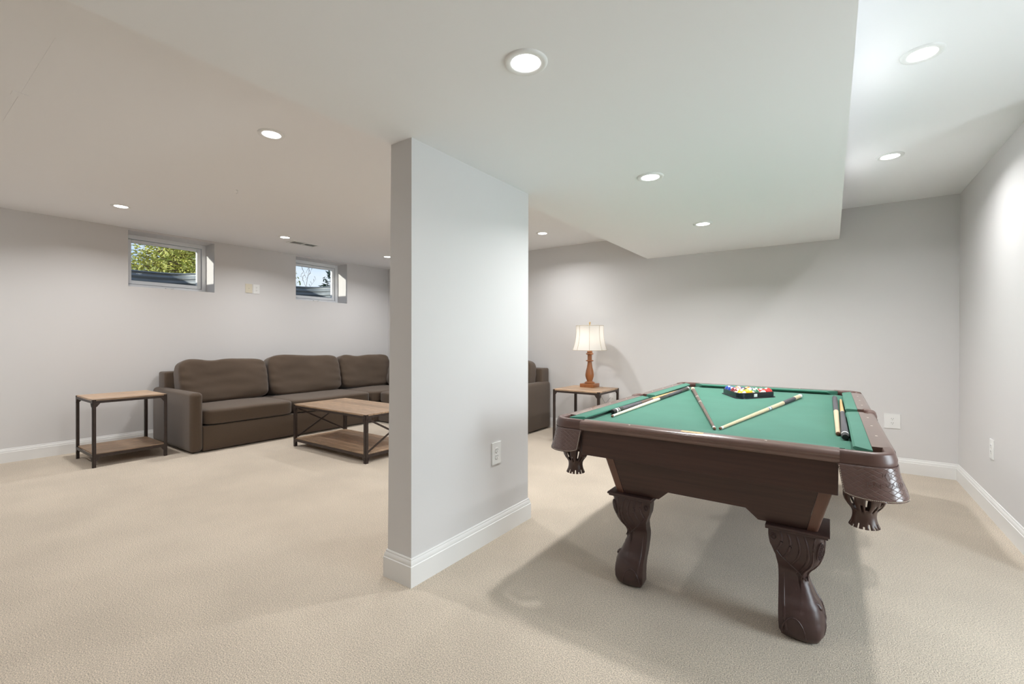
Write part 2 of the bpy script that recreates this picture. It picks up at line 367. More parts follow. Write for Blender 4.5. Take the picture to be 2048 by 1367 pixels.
# plaster seam and patch on the left ceiling
bm = bmesh.new(); box(bm, -3.87, -3.42, .447, .453, CH - .0015, CH); box(bm, -3.42, -3.36, .42, .48, CH - .002, CH); box(bm, -3.36, -2.63, .449, .451, CH - .001, CH); struct('trim_1', bm, M['ceil'])

# ------------------------------------------------------------------ outside the windows
bm = bmesh.new()
for a in ((-60, -7.7, -40, 60),): box(bm, *a, 1.7, 1.96)
box(bm, -7.7, WT, -40, 1.3, 1.7, 1.96); box(bm, -7.7, WT, 2.93, 3.25, 1.7, 1.96); box(bm, -7.7, WT, 4.87, 60, 1.7, 1.96)
struct('lawn', bm, M['grass'])
WELL = ['corrugated steel window well seen through the left window with yellow green tree', 'corrugated steel window well seen through the right window with open sky']
for i, (y0, y1, z0, z1) in enumerate(WIN):
    cy = (y0 + y1) / 2; rings = []
    for k in range(29):
        a = PI * k / 28; base = []
        for j in range(41):
            z = 1.3 + (2.085 - 1.3) * j / 40
            r = 0.012 * math.sin((z - 1.3) * 2 * PI / 0.068)
            base.append((WT - .02 - (.78 + r) * math.sin(a) ** .6, cy - (.56 + r) * math.cos(a) * (1 if True else 0), z))
        rings.append(base)
    bm = bmesh.new(); loft(bm, rings, closed=False, cap=False)
    w = thing('window_well', WELL[i], 'window well', (WT - .4, cy, 1.3), 'window wells outside the left wall')
    o = obj('well_wall', bm, M['galv'], w, smooth=80); md = o.modifiers.new('solid', 'SOLIDIFY'); md.thickness = .004
    bm = bmesh.new(); tube(bm, [Vector((r[-1][0], r[-1][1], 2.09)) for r in rings], .012); obj('rim', bm, M['galv'], w)
    struct('gravel_bed', B(WT - .82, WT, cy - .57, cy + .57, 1.2, 1.32), M['gravel'])

def conifer(loc, h, r, n, fol, label, seed, droop=.35, leaf=.16):
    rd = random.Random(seed); root = thing('conifer', label, 'tree', loc)
    x, y, z = loc; bm = bmesh.new()
    tube(bm, [(x, y, z), (x + .05, y, z + h * .5), (x, y, z + h)], [r * .07, r * .05, .02], 8); obj('trunk', bm, M['bark'], root)
    fb = bmesh.new(); lb = bmesh.new()
    nb = n // 60
    for b in range(nb):
        t = rd.random() ** .8; zz = z + h * (.06 + .92 * t); L = r * (1 - t * .85) * rd.uniform(.65, 1.08); a = rd.uniform(0, 2 * PI)
        d = Vector((math.cos(a), math.sin(a), 0)); p0 = Vector((x, y, zz)); p1 = p0 + d * L + Vector((0, 0, rd.uniform(-droop, .25) * L))
        tube(lb, [p0, (p0 + p1) / 2 + Vector((0, 0, .04)), p1], [.022, .012, .004], 4)
        for k in range(60):
            s = rd.uniform(.25, 1.05); c = p0.lerp(p1, s) + Vector((rd.gauss(0, 1), rd.gauss(0, 1), rd.gauss(0, .7))) * .16 * (1.2 - .6 * s) * r / 1.6
            e1 = Vector((rd.gauss(0, 1), rd.gauss(0, 1), rd.gauss(0, .6) - .2)).normalized(); e2 = e1.orthogonal().normalized(); e3 = e1.cross(e2); w_ = leaf * rd.uniform(.5, 1.1)
            q = [c - e1 * w_ * .5, c + e2 * w_ * .16 + e3 * w_ * .06, c + e1 * w_ * .5, c - e2 * w_ * .16 + e3 * w_ * .06]
            v = [fb.verts.new(p) for p in q]; fb.faces.new((v[0], v[1], v[2])); fb.faces.new((v[0], v[2], v[3]))
    obj('branches', lb, M['bark'], root, smooth=0)
    o = obj('foliage', fb, fol, root, smooth=0, fix=False); o['kind'] = 'stuff'

# ------------------------------------------------------------------ recessed lights, vent, hook
LL = {('s', -0.872, 1.32): 'near', ('s', -0.872, 2.664): 'mid', ('s', -0.872, 3.981): 'far'}
LIGHTS = [(-.872, 1.319, SH, 'large recessed downlight in the soffit, nearest to the partition corner'),
          (-.878, 2.664, SH, 'recessed downlight in the soffit, middle one of its row'),
          (-.872, 3.981, SH, 'recessed downlight in the soffit, farthest of its row toward the back wall'),
          (.318, 2.635, CH, 'recessed downlight in the right hand ceiling, the near one of two'),
          (.32, 3.975, CH, 'recessed downlight in the right hand ceiling, the one toward the back corner'),
          (-2.781, 1.412, CH, 'recessed downlight in the left ceiling, nearest to the soffit edge'),
          (-5.442, 1.367, CH, 'recessed downlight left of the window with the yellow green tree'),
          (-5.441, 2.925, CH, 'recessed downlight beside the white ceiling air vent'),
          (-5.448, 4.49, CH, 'recessed downlight in the left ceiling close to the partition edge'),
          (-2.757, 4.531, CH, 'recessed downlight seen right of the partition above the lamp side'),
          (-2.77, 2.95, CH, 'recessed downlight hidden behind the partition'),
          (.318, 1.295, CH, 'recessed downlight in the right ceiling short of the frame'),
          (.318, -.05, CH, 'recessed downlight in the right ceiling beside the viewer'),
          (-2.77, -.15, CH, 'recessed downlight in the left ceiling beside the viewer'),
          (-5.44, -.19, CH, 'recessed downlight in the left ceiling outside the frame'),
          ]
proto = None
DIM = {(-.872, 1.319): .12, (.318, 1.295): .05, (.318, -.05): .25, (-.872, 3.981): 1.75, (.32, 3.975): 1.0, (.318, 2.635): .7, (-.878, 2.664): 1.15, (-2.757, 4.531): 1.1, (-2.77, -.15): .7}      # like lamps given unequal power to balance brightness across the room
for x, y, z, lab in LIGHTS:
    if proto is None:
        proto = o = thing('recessed_light', lab, 'ceiling light', (x, y, z), 'recessed downlights')
        bm = bmesh.new(); R = []
        for r, dz in ((.050, -.0035), (.054, -.006), (.066, -.0075), (.074, -.005), (.076, 0), (.050, 0)):
            R.append([(x + r * math.cos(2 * PI * k / 40), y + r * math.sin(2 * PI * k / 40), z + dz) for k in range(40)])
        R.append(R[0]); loft(bm, R, cap=False); bmesh.ops.remove_doubles(bm, verts=bm.verts, dist=1e-6); obj('trim_ring', bm, M['plate'], o, smooth=60)
        bm = bmesh.new(); lathe(bm, [(.0498, -.001), (.0498, -.004), (.03, -.0052), (.002, -.0056)], x, y, 40, z); obj('diffuser', bm, M['lightglow'], o, smooth=60)
        al = bpy.data.lights.new('downlight', 'AREA'); al.shape = 'DISK'; al.size = .09; al.energy = DOWNLIGHT * DIM[(x, y)]; al.color = DOWNLIGHT_COL; al.spread = math.radians(150)
        ao = bpy.data.objects.new('downlight', al); COL.objects.link(ao); ao.parent = o; ao.location = (0, 0, -.009)
    else:
        o = copytree(proto); o.location = (x, y, z); o['label'] = lab
    la = [c for c in o.children if c.type == 'LIGHT'][0]; la.data = la.data.copy(); la.data.energy = DOWNLIGHT * DIM.get((x, y), 1.15 if x < -5 else 1.0)

v = thing('air_vent', 'white two panel air vent in the left ceiling before the small window', 'vent', (-5.6, 3.265, CH))
bm = bmesh.new(); x0, x1, y0, y1 = -5.70, -5.525, 3.075, 3.445
for a in ((x0, x0 + .022, y0, y1), (x1 - .022, x1, y0, y1), (x0 + .022, x1 - .022, y0, y0 + .022), (x0 + .022, x1 - .022, y1 - .022, y1), (x0 + .022, x1 - .022, 3.25, 3.27)): box(bm, *a, CH - .008, CH - .0005, bev=.002, seg=1)
obj('frame', bm, M['plate'], v); obj('duct', B(x0 + .02, x1 - .02, y0 + .02, y1 - .02, CH - .001, CH - .0004), M['ventdark'], v)
for k in range(6):
    xx = x0 + .032 + k * .0215; bm = bmesh.new(); prism(bm, [(xx, CH - .0012), (xx + .012, CH - .007), (xx + .013, CH - .006), (xx + .001, CH - .0012)], 'y', y0 + .022, y1 - .022); obj('louver', bm, M['plate'], v, smooth=0)
h = thing('ceiling_hook', 'tiny white hook screwed into the left ceiling', 'hook', (-4.06, 1.776, CH))
bm = bmesh.new(); lathe(bm, [(.009, 0), (.009, -.003), (.004, -.005)], -4.06, 1.776, 12, CH - .0003); obj('base', bm, M['plate'], h)
bm = bmesh.new(); tube(bm, [(-4.06 + .012 * math.sin(a), 1.776, CH - .018 + .013 * math.cos(a)) for a in [k * .5 for k in range(10)]], .0025, 6); obj('hook', bm, M['plate'], h)

# ------------------------------------------------------------------ outlets and plates
def outlet(name, label, c, u, n, w=.072, hh=.118, m='plate', duplex=True, single=False, grp='electrical outlets'):
    """c centre on the wall, u horizontal axis, n outward normal"""
    c, u, n = Vector(c), Vector(u), Vector(n); t = thing(name, label, 'outlet' if duplex else 'wall plate', c, grp if duplex else None)
    def P(a, b, d): return c + u * a + Vector((0, 0, b)) + n * d
    bm = bmesh.new(); R = []
    for s, d in ((1, .0003), (1, .003), (.93, .006), (.0, .006)):
        R.append([P(sx_ * max(w / 2 * s, .001), sy_ * max(hh / 2 - (1 - s) * .004 if s else .001, .001), d) for sx_, sy_ in ((-1, -1), (1, -1), (1, 1), (-1, 1))])
    loft(bm, R); obj('plate', bm, M[m], t, smooth=20)
    if duplex:
        for b in (-.0195, .0195):
            bm = bmesh.new(); R = []
            for d in (.0055, .0085):
                R.append([P(.0165 * math.copysign(abs(math.cos(a)) ** .7, math.cos(a)), b + .0145 * math.copysign(abs(math.sin(a)) ** .6, math.sin(a)), d) for a in [2 * PI * k / 20 for k in range(20)]])
            loft(bm, R); f = obj('receptacle', bm, M[m], t)
            for a, hgt in ((-.0065, .007), (.0065, .0085)):
                bm = bmesh.new(); loft(bm, [[P(a + x_, b + .004 + z_, d) for x_, z_ in ((-.0011, -hgt / 2), (.0011, -hgt / 2), (.0011, hgt / 2), (-.0011, hgt / 2))] for d in (.008, .0089)]); obj('slot', bm, M['slot'], f, smooth=0)
            bm = bmesh.new(); loft(bm, [[P(.0024 * math.cos(k * PI / 4), b - .0075 + .0024 * math.sin(k * PI / 4), d) for k in range(8)] for d in (.008, .0089)]); obj('ground_hole', bm, M['slot'], f, smooth=0)
    bm = bmesh.new(); loft(bm, [[P(.003 * math.cos(k * PI / 4), .003 * math.sin(k * PI / 4), d) for k in range(8)] for d in (.0055, .0075)]); obj('screw', bm, M['slot' if m == 'almond' else 'plate'], t, smooth=0)
    return t
X, Yv = (1, 0, 0), (0, 1, 0)
outlet('outlet', 'white duplex outlet low on the free standing partition', (PX1, 2.165, .503), (0, 1, 0), (1, 0, 0), .09, .13)
outlet('outlet', 'wide white outlet plate on the back wall right of the pool table', (.454, BY, .456), (1, 0, 0), (0, -1, 0), .115, .13)
outlet('outlet', 'white outlet on the right hand wall above its baseboard', (RX, 4.34, .455), (0, 1, 0), (-1, 0, 0), .09, .128)
outlet('outlet', 'white outlet on the back wall behind the end table with the lamp', (-2.215, BY, .44), (1, 0, 0), (0, -1, 0), .09, .13)
outlet('outlet', 'white outlet high on the left wall between the two windows', (LX, 3.063, 1.868), (0, 1, 0), (1, 0, 0), .088, .126)
outlet('wall_plate', 'almond coloured cover plate between the windows, beside the white outlet', (LX, 2.965, 1.87), (0, 1, 0), (1, 0, 0), .09, .12, 'almond', duplex=False)

# ------------------------------------------------------------------ rustic tables
def slab(root, name, x0, x1, y0, y1, z0, z1, n, axis='x', th=None):
    """deck of separate boards with thin open joints"""
    for k in range(n):
        if axis == 'x':
            a = y0 + (y1 - y0) * k / n; b = y0 + (y1 - y0) * (k + 1) / n - .0022; bm = B(x0, x1, a, b, z0, z1, bev=.0015, seg=1)
        else:
            a = x0 + (x1 - x0) * k / n; b = x0 + (x1 - x0) * (k + 1) / n - .0022; bm = B(a, b, y0, y1, z0, z1, bev=.0015, seg=1)
        obj(name, bm, M['board'] if axis == 'x' else M['board_y'], root)
M['board_y'] = mat('mango_wood_board_across', rgb(176, 147, 120), 0.38, vary=(9, 0.30, (7, 1, 7), 0.24), bump=(60, 0.1, 0.001, (1, 0.2, 1)))
def gusset(par, cx, cy, dx, dy, ztop, s):
    """two angle brackets below a rail, one in each direction"""
    for ax in (0, 1):
        d = dx if ax == 0 else dy; o = (dy if ax == 0 else dx)
        f = (cy if ax == 0 else cx) + (-.0145 * o); bm = bmesh.new()
        p = [((cx if ax == 0 else cy) + d * a, ztop + b) for a, b in ((.012, 0), (.012 + s, 0), (.012 + s * .25, -s), (.012, -s * 1.2))]
        prism(bm, p, 'y' if ax == 0 else 'x', f - .0015, f + .0015); obj('bracket', bm, M['metal'], par, smooth=0)
def rustic_table(name, label, cat, x0, x1, y0, y1, H, shelf, nb, ns, leg=.026, axis='x', xbrace=None, grp=None):
    t = thing(name, label, cat, ((x0 + x1) / 2, (y0 + y1) / 2, 0), grp)
    th = .022
    slab(t, 'board', x0 + .003, x1 - .003, y0 + .003, y1 - .003, H - .016, H, nb, axis)
    slab(t, 'shelf_board', x0 + .012, x1 - .012, y0 + .012, y1 - .012, shelf - .014, shelf, ns, axis)
    for cx, dx in ((x0, 1), (x1, -1)):
        for cy, dy in ((y0, 1), (y1, -1)):
            a, b = sorted((cx, cx + dx * leg)); c, d = sorted((cy, cy + dy * leg))
            bm = bmesh.new()
            # angle iron leg: two flanges, cut back where the deck boards pass
            f1 = sorted((cy, cy + dy * .0028)); f2 = sorted((cx, cx + dx * .0028))
            box(bm, a, b, f1[0], f1[1], 0, H - .004); box(bm, f2[0], f2[1], c, d, 0, H - .004)
            box(bm, *sorted((cx + dx * .003, cx + dx * leg * .9)), *sorted((cy + dy * .003, cy + dy * leg * .9)), 0, shelf - .036)
            box(bm, *sorted((cx + dx * .003, cx + dx * leg * .9)), *sorted((cy + dy * .003, cy + dy * leg * .9)), shelf + .001, H - .04)
            lg = obj('leg', bm, M['metal'], t, smooth=20)
            gusset(lg, cx + dx * .013, cy + dy * .013, dx, dy, H - .037, .03); gusset(lg, cx + dx * .013, cy + dy * .013, dx, dy, shelf - .034, .03)
            for zz in (H - .012, H - .05, shelf - .012, shelf - .055):
                for rv in ((cx + dx * leg * .5, cy - dy * .0003, zz), (cx - dx * .0003, cy + dy * leg * .5, zz)):
                    bm = bmesh.new(); bmesh.ops.create_uvsphere(bm, u_segments=8, v_segments=5, radius=.0032, matrix=Matrix.Translation(rv)); obj('rivet', bm, M['metal'], lg)
    for nm, zz in (('top_rail', H - .017), ('shelf_rail', shelf - .015)):
        for a in ((x0 + leg, x1 - leg, y0 + .0005, y0 + .003), (x0 + leg, x1 - leg, y1 - .003, y1 - .0005), (x0 + .0005, x0 + .003, y0 + leg, y1 - leg), (x1 - .003, x1 - .0005, y0 + leg, y1 - leg)):
            obj(nm, B(*a, zz - .02, zz + (.001 if nm == 'top_rail' else .008)), M['metal'], t, smooth=0)
    if xbrace:
        for xx in (x0 + .016, x1 - .016):
            for q, (ya, yb) in enumerate(((y0 + .04, y1 - .04), (y1 - .04, y0 + .04))):
                bm = bmesh.new(); o_ = (q - .5) * .008; bar(bm, (xx + o_, ya, shelf + .012), (xx + o_, yb, H - .05), .006, .018); obj('cross_brace', bm, M['metal'], t, smooth=0)
            bm = bmesh.new(); bmesh.ops.create_uvsphere(bm, u_segments=10, v_segments=6, radius=.007, matrix=Matrix.Translation((xx, y0 + .06, H - .062))); obj('bolt', bm, M['screw'], t)
    return t
rustic_table('end_table', 'square wood and black metal end table left of the sofa arm', 'end table', -6.092, -5.512, 1.178, 1.748, .628, .128, 6, 5, axis='y', grp='rustic end tables')
rustic_table('end_table', 'square wood and black metal end table with the lit lamp on it', 'end table', -2.636, -2.058, 4.57, 5.13, .615, .128, 6, 5, axis='x', grp='rustic end tables')
rustic_table('coffee_table', 'low wood topped coffee table with black metal X braces before the sofa', 'coffee table', -4.868, -3.603, 2.712, 3.37, .468, .092, 7, 7, axis='x', leg=.032, xbrace=True)

# ------------------------------------------------------------------ sectional sofa
sofa = thing('sectional_sofa', 'dark brown L shaped sectional sofa in the corner under the windows', 'sofa', (-5.9, 3.6, 0))
SX0, SXF = LX + .022, -5.345        # back and front of the left run
SY0 = 1.89
def soft_box(x0, x1, y0, y1, z0, z1, r=.035, seg=4): return B(x0, x1, y0, y1, z0, z1, bev=r, seg=seg)
obj('arm', soft_box(SX0, SXF + .012, SY0, SY0 + .118, .012, .628, .042, 6), M['fabric'], sofa, smooth=80)
AXR = -3.085; FYR = 4.215; SYB = BY - .022
obj('arm', soft_box(AXR - .118, AXR, FYR - .012, SYB, .012, .628, .042, 6), M['fabric'], sofa, smooth=80)
obj('back_frame', soft_box(SX0, SX0 + .20, SY0 + .06, SYB, .03, .805, .022), M['fabric'], sofa, smooth=60)
obj('back_frame', soft_box(SX0 + .205, AXR - .03, SYB - .20, SYB, .03, .805, .022), M['fabric'], sofa, smooth=60)
obj('base', soft_box(SX0 + .21, SXF, SY0 + .118, 4.13, .012, .272, .012, 2), M['fabric'], sofa, smooth=60)
obj('base', soft_box(SX0 + .21, SXF - .0, 4.135, SYB - .21, .012, .272, .012, 2), M['fabric'], sofa, smooth=60)
obj('base', soft_box(SXF + .004, AXR - .118, FYR + .01, SYB - .21, .012, .272, .012, 2), M['fabric'], sofa, smooth=60)
def seat(x0, x1, y0, y1, z0, z1, sd):
    rd = random.Random(sd); ph = rd.uniform(0, 6)
    def wp(q):
        if q.z > 0: q = Vector((q.x, q.y, q.z + .10 * (1 - q.x ** 2) * (1 - q.y ** 2) + .03 * math.sin(q.y * 4 + ph) * (1 - q.y ** 2)))
        return q
    bm = bmesh.new(); puff(bm, (x0 + x1) / 2, (y0 + y1) / 2, (z0 + z1) / 2, (x1 - x0) / 2, (y1 - y0) / 2, (z1 - z0) / 2, n=16, k=9, warp=wp); obj('seat_cushion', bm, M['fabric'], sofa, smooth=80)
seat(SX0 + .2, SXF + .022, SY0 + .118, 2.99, .274, .445, 1)
seat(SX0 + .2, SXF + .022, 2.994, 4.125, .274, .445, 2)
seat(SX0 + .2, SXF - .005, 4.14, SYB - .2, .274, .44, 3)
seat(SXF + .006, -4.30, FYR, SYB - .2, .274, .44, 4)
seat(-4.295, AXR - .12, FYR, SYB - .2, .274, .44, 5)
def back_cushion(c, half, ang, sd, sag=0):
    """half=(thickness/2, width/2, height/2); built leaning back, then turned about z by ang"""
    rd = random.Random(sd); p1, p2 = rd.uniform(0, 6), rd.uniform(0, 6)
    def wp(q):
        x, y, z = q
        dx = .10 * math.sin(y * 3.1 + p1) * math.cos(z * 2 + p2) * (1 - abs(y) ** 3)
        zz = z + (.05 * math.sin(y * 2.3 + p2) - sag * math.exp(-((y + .35) / .3) ** 2)) * max(z, 0)
        edge = max(abs(y), 0) ** 6
        wr = .035 * math.sin(z * 17 + y * 5 + p1) * edge + .02 * math.sin(y * 26 + p2) * max(z, 0) ** 8
        from mathutils import noise as nz_
        wr += .07 * nz_.noise(Vector((y * 2.2 + sd, z * 2.6, x))) + .035 * nz_.noise(Vector((y * 6 + sd, z * 5 + y * 4, x * 2))) * (.4 + edge)
        return Vector((x * (1 + .18 * (1 - z) / 2) + dx + wr, y * (1 - .02 * max(z, 0) ** 2), zz))
    bm = bmesh.new(); puff(bm, 0, 0, 0, *half, n=30, k=6.0, warp=wp)
    lean = Matrix.Rotation(math.radians(-11), 4, 'Y')
    bmesh.ops.transform(bm, matrix=Matrix.Translation(c) @ Matrix.Rotation(ang, 4, 'Z') @ lean, verts=bm.verts)
    obj('back_cushion', bm, M['fabric'], sofa, smooth=80)
back_cushion((-6.075, 2.505, .685), (.125, .49, .262), 0, 11, sag=.13)
back_cushion((-6.075, 3.535, .69), (.125, .525, .272), 0, 12)
back_cushion((-6.085, 4.545, .685), (.12, .455, .262), math.radians(-3), 13, sag=.10)
back_cushion((-5.40, 4.965, .69), (.12, .50, .27), -PI / 2, 14)
back_cushion((-4.42, 4.965, .69), (.12, .46, .265), -PI / 2, 15)
back_cushion((-3.55, 4.965, .685), (.12, .38, .255), -PI / 2, 16)

# ------------------------------------------------------------------ table lamp
lx, ly, lz = -2.385, 5.02, .6155
lamp = thing('table_lamp', 'lit table lamp with turned wooden stem and white bell shade', 'lamp', (lx, ly, lz))
bm = B(lx - .088, lx + .088, ly - .088, ly + .088, lz, lz + .043, bev=.003, seg=2); obj('base', bm, M['lampwood'], lamp)
bm = bmesh.new(); lathe(bm, [(.06, .044), (.062, .052), (.052, .062), (.036, .068), (.034, .078), (.043, .10), (.051, .13), (.051, .155), (.045, .195), (.034, .235), (.027, .275), (.025, .305), (.030, .308), (.046, .312), (.046, .320), (.030, .324), (.026, .328), (.026, .385), (.036, .390), (.047, .396), (.044, .403), (.030, .415), (.034, .425), (.026, .436), (.024, .44)], lx, ly, 36, lz); obj('stem', bm, M['lampwood'], lamp, smooth=50)
bm = bmesh.new(); lathe(bm, [(.016, .44), (.016, .50), (.02, .505), (.02, .535)], lx, ly, 16, lz); obj('socket', bm, M['brass'], lamp)
bm = bmesh.new(); lathe(bm, [(.012, .536), (.03, .575), (.032, .60), (.02, .628), (.002, .636)], lx, ly, 16, lz); obj('bulb', bm, emit('lamp_bulb', (1, .93, .82), 14), lamp)
bm = bmesh.new()
for s in (-1, 1): tube(bm, [(lx + s * .018, ly, lz + .50), (lx + s * .07, ly, lz + .56), (lx + s * .075, ly, lz + .66), (lx + s * .02, ly, lz + .742), (lx, ly, lz + .745)], .002, 6)
obj('harp', bm, M['brass'], lamp)
def shade_r(t): return .163 + (.203 - .163) * (1 - t) ** 2.1 + .006 * math.sin(t * PI) * -1
S0, S1 = .443, .738
rings = []
for j in range(13):
    t = j / 12; r = shade_r(t)
    rings.append([(lx + r * (1 - .022 * abs(math.sin(4 * a))) * math.cos(a + .42), ly + r * (1 - .022 * abs(math.sin(4 * a))) * math.sin(a + .42), lz + S0 + (S1 - S0) * t) for a in [2 * PI * k / 64 for k in range(64)]])
bm = bmesh.new(); loft(bm, rings, cap=False); o = obj('lamp_shade', bm, M['shade'], lamp, smooth=80)
M['seam'] = mat('cream_seam', rgb(208, 196, 176), 0.8)
for k in range(8):
    a = 2 * PI * k / 8 + .42; bm = bmesh.new(); tube(bm, [(lx + (shade_r(j / 12) + .0012) * math.cos(a), ly + (shade_r(j / 12) + .0012) * math.sin(a), lz + S0 + (S1 - S0) * j / 12) for j in range(13)], .0022, 6); obj('shade_seam', bm, M['seam'], o)
bm = bmesh.new()
for t in (0, 1): tube(bm, [(lx + shade_r(t) * math.cos(a), ly + shade_r(t) * math.sin(a), lz + S0 + (S1 - S0) * t) for a in [2 * PI * k / 48 for k in range(49)]], .003, 6)
obj('shade_trim', bm, M['seam'], o)
bm = bmesh.new()
for k in range(3): a = k * 2 * PI / 3; tube(bm, [(lx, ly, lz + .742), (lx + .16 * math.cos(a), ly + .16 * math.sin(a), lz + .737)], .0018, 5)
obj('spider', bm, M['brass'], lamp)
bm = bmesh.new(); lathe(bm, [(.009, .746), (.009, .752), (.004, .757), (.010, .766), (.012, .774), (.008, .782), (.002, .787)], lx, ly, 16, lz); obj('finial', bm, M['brass'], lamp)
pl = bpy.data.lights.new('lamp_light', 'POINT'); pl.energy = LAMP_W; pl.color = (1, .90, .76); pl.shadow_soft_size = .03
plo = bpy.data.objects.new('lamp_light', pl); COL.objects.link(plo); plo.parent = lamp; plo.location = (0, 0, .60)
bm = bmesh.new(); tube(bm, [(lx - .03, ly + .09, lz + .006), (lx + .02, ly + .135, lz + .004), (lx + .05, ly + .175, lz - .1), (lx + .10, ly + .24, lz - .22), (-2.235, BY - .02, .47)], .0022, 6); obj('cord', bm, M['galv'], lamp)

# ------------------------------------------------------------------ pool table
TX, TY = -.482, 3.185
HW, HL, ZT, ZB = .675, 1.205, .79, .76
pt = thing('pool_table', 'dark mahogany pool table with green cloth and carved ball foot legs', 'pool table', (TX, TY, 0))
def W(x, y, z): return (TX + x, TY + y, z)
def world(bm): bmesh.ops.translate(bm, verts=bm.verts, vec=(TX, TY, 0)); return bm
# bed with cut corners
c = .115; bw, bl = HW - .07, HL - .06
bm = bmesh.new(); prism(bm, [(-bw + c, -bl), (bw - c, -bl), (bw, -bl + c), (bw, -.05), (bw - .045, -.04), (bw - .045, .04), (bw, .05), (bw, bl - c), (bw - c, bl), (-bw + c, bl), (-bw, bl - c), (-bw, .05), (-bw + .045, .04), (-bw + .045, -.04), (-bw, -.05), (-bw, -bl + c)], 'z', .725, ZB)
obj('bed_cloth', world(bm), M['cloth'], pt, smooth=0)
# cushions
CP = [(.0, ZT - .001), (-.048, ZT - .003), (-.055, ZT - .008), (-.053, ZT - .014), (-.026, ZB + .001), (.0, ZB + .001)]
def cushion(p0, p1, nrm, t0, t1):
    """outer edge from p0 to p1 (world-local xy), nrm inward; nose shortened by t0,t1"""
    p0, p1, n_ = Vector((*p0, 0)), Vector((*p1, 0)), Vector((*nrm, 0)); d = (p1 - p0).normalized(); R = []
    for p, s, t in ((p0, 1, t0), (p1, -1, t1)):
        R.append([p + n_ * (-o) + d * s * t * (-o / .055) + Vector((0, 0, z)) for o, z in CP])
    bm = bmesh.new(); loft(bm, R); obj('cushion', world(bm), M['cloth'], pt, smooth=30)
co_ = HW - .07; cl_ = HL - .06
for s in (1, -1):
    cushion((s * co_, -1.128), (s * co_, -.047), (-s, 0), .07, .022); cushion((s * co_, .047), (s * co_, 1.128), (-s, 0), .022, .07)
    cushion((-.525, s * cl_), (.525, s * cl_), (0, -s), .07, .07)
# rails: rounded cap plus apron below
RP = [(0, ZT), (.052, ZT), (.062, ZT - .003), (.068, ZT - .010), (.0695, ZT - .018), (.066, ZT - .024), (.068, ZT - .029), (.066, ZT - .036), (.058, ZT - .044), (0, ZT - .044)]
def rail(p0, p1, out, name='rail'):
    p0, p1, n_ = Vector((*p0, 0)), Vector((*p1, 0)), Vector((*out, 0)); bm = bmesh.new()
    loft(bm, [[p + n_ * o + Vector((0, 0, z)) for o, z in RP] for p in (p0, p1)]); return obj(name, world(bm), M['railwood'], pt, smooth=40)
rails = []
for s in (1, -1):
    rails.append(rail((-.508, s * (cl_ + .0005)), (.508, s * (cl_ + .0005)), (0, s)))
    for t in (1, -1): rails.append(rail((s * (co_ + .0005), t * .062), (s * (co_ + .0005), t * 1.055), (s, 0)))
def sight(par, x, y): 
    bm = bmesh.new(); lathe(bm, [(.0045, 0), (.0045, .0006), (.0005, .0008)], TX + x, TY + y, 14, ZT + .0002); obj('sight', bm, M['sight'], par)
sight(rails[0 if rails[0].name == 'x' else 0], -.275, cl_ + .026); sight(rails[0], 0, cl_ + .026); sight(rails[0], .275, cl_ + .026)
sight(rails[3], -.275, -cl_ - .026); sight(rails[3], .275, -cl_ - .026)
for ri, s in ((1, 1), (2, 1), (4, -1), (5, -1)):
    t = 1 if ri in (1, 4) else -1
    for k in (1, 2, 3): sight(rails[ri], s * (co_ + .030), t * .27 * k)
bm = bmesh.new(); box(bm, -.045, .045, -cl_ - .040, -cl_ - .014, ZT, ZT + .0012, bev=.0006, seg=1); world(bm); obj('name_plate', bm, M['brass'], rails[3])
for s in (1, -1):
    bm = bmesh.new(); box(bm, -.505, .505, *sorted((s * (HL - .012), s * (HL - .034))), .626, .7455, bev=.002, seg=1); obj('apron', world(bm), M['wood'], pt)
    bm = bmesh.new(); box(bm, *sorted((s * (HW - .012), s * (HW - .034))), -1.06, 1.06, .626, .7455); obj('apron', world(bm), M['wood'], pt)
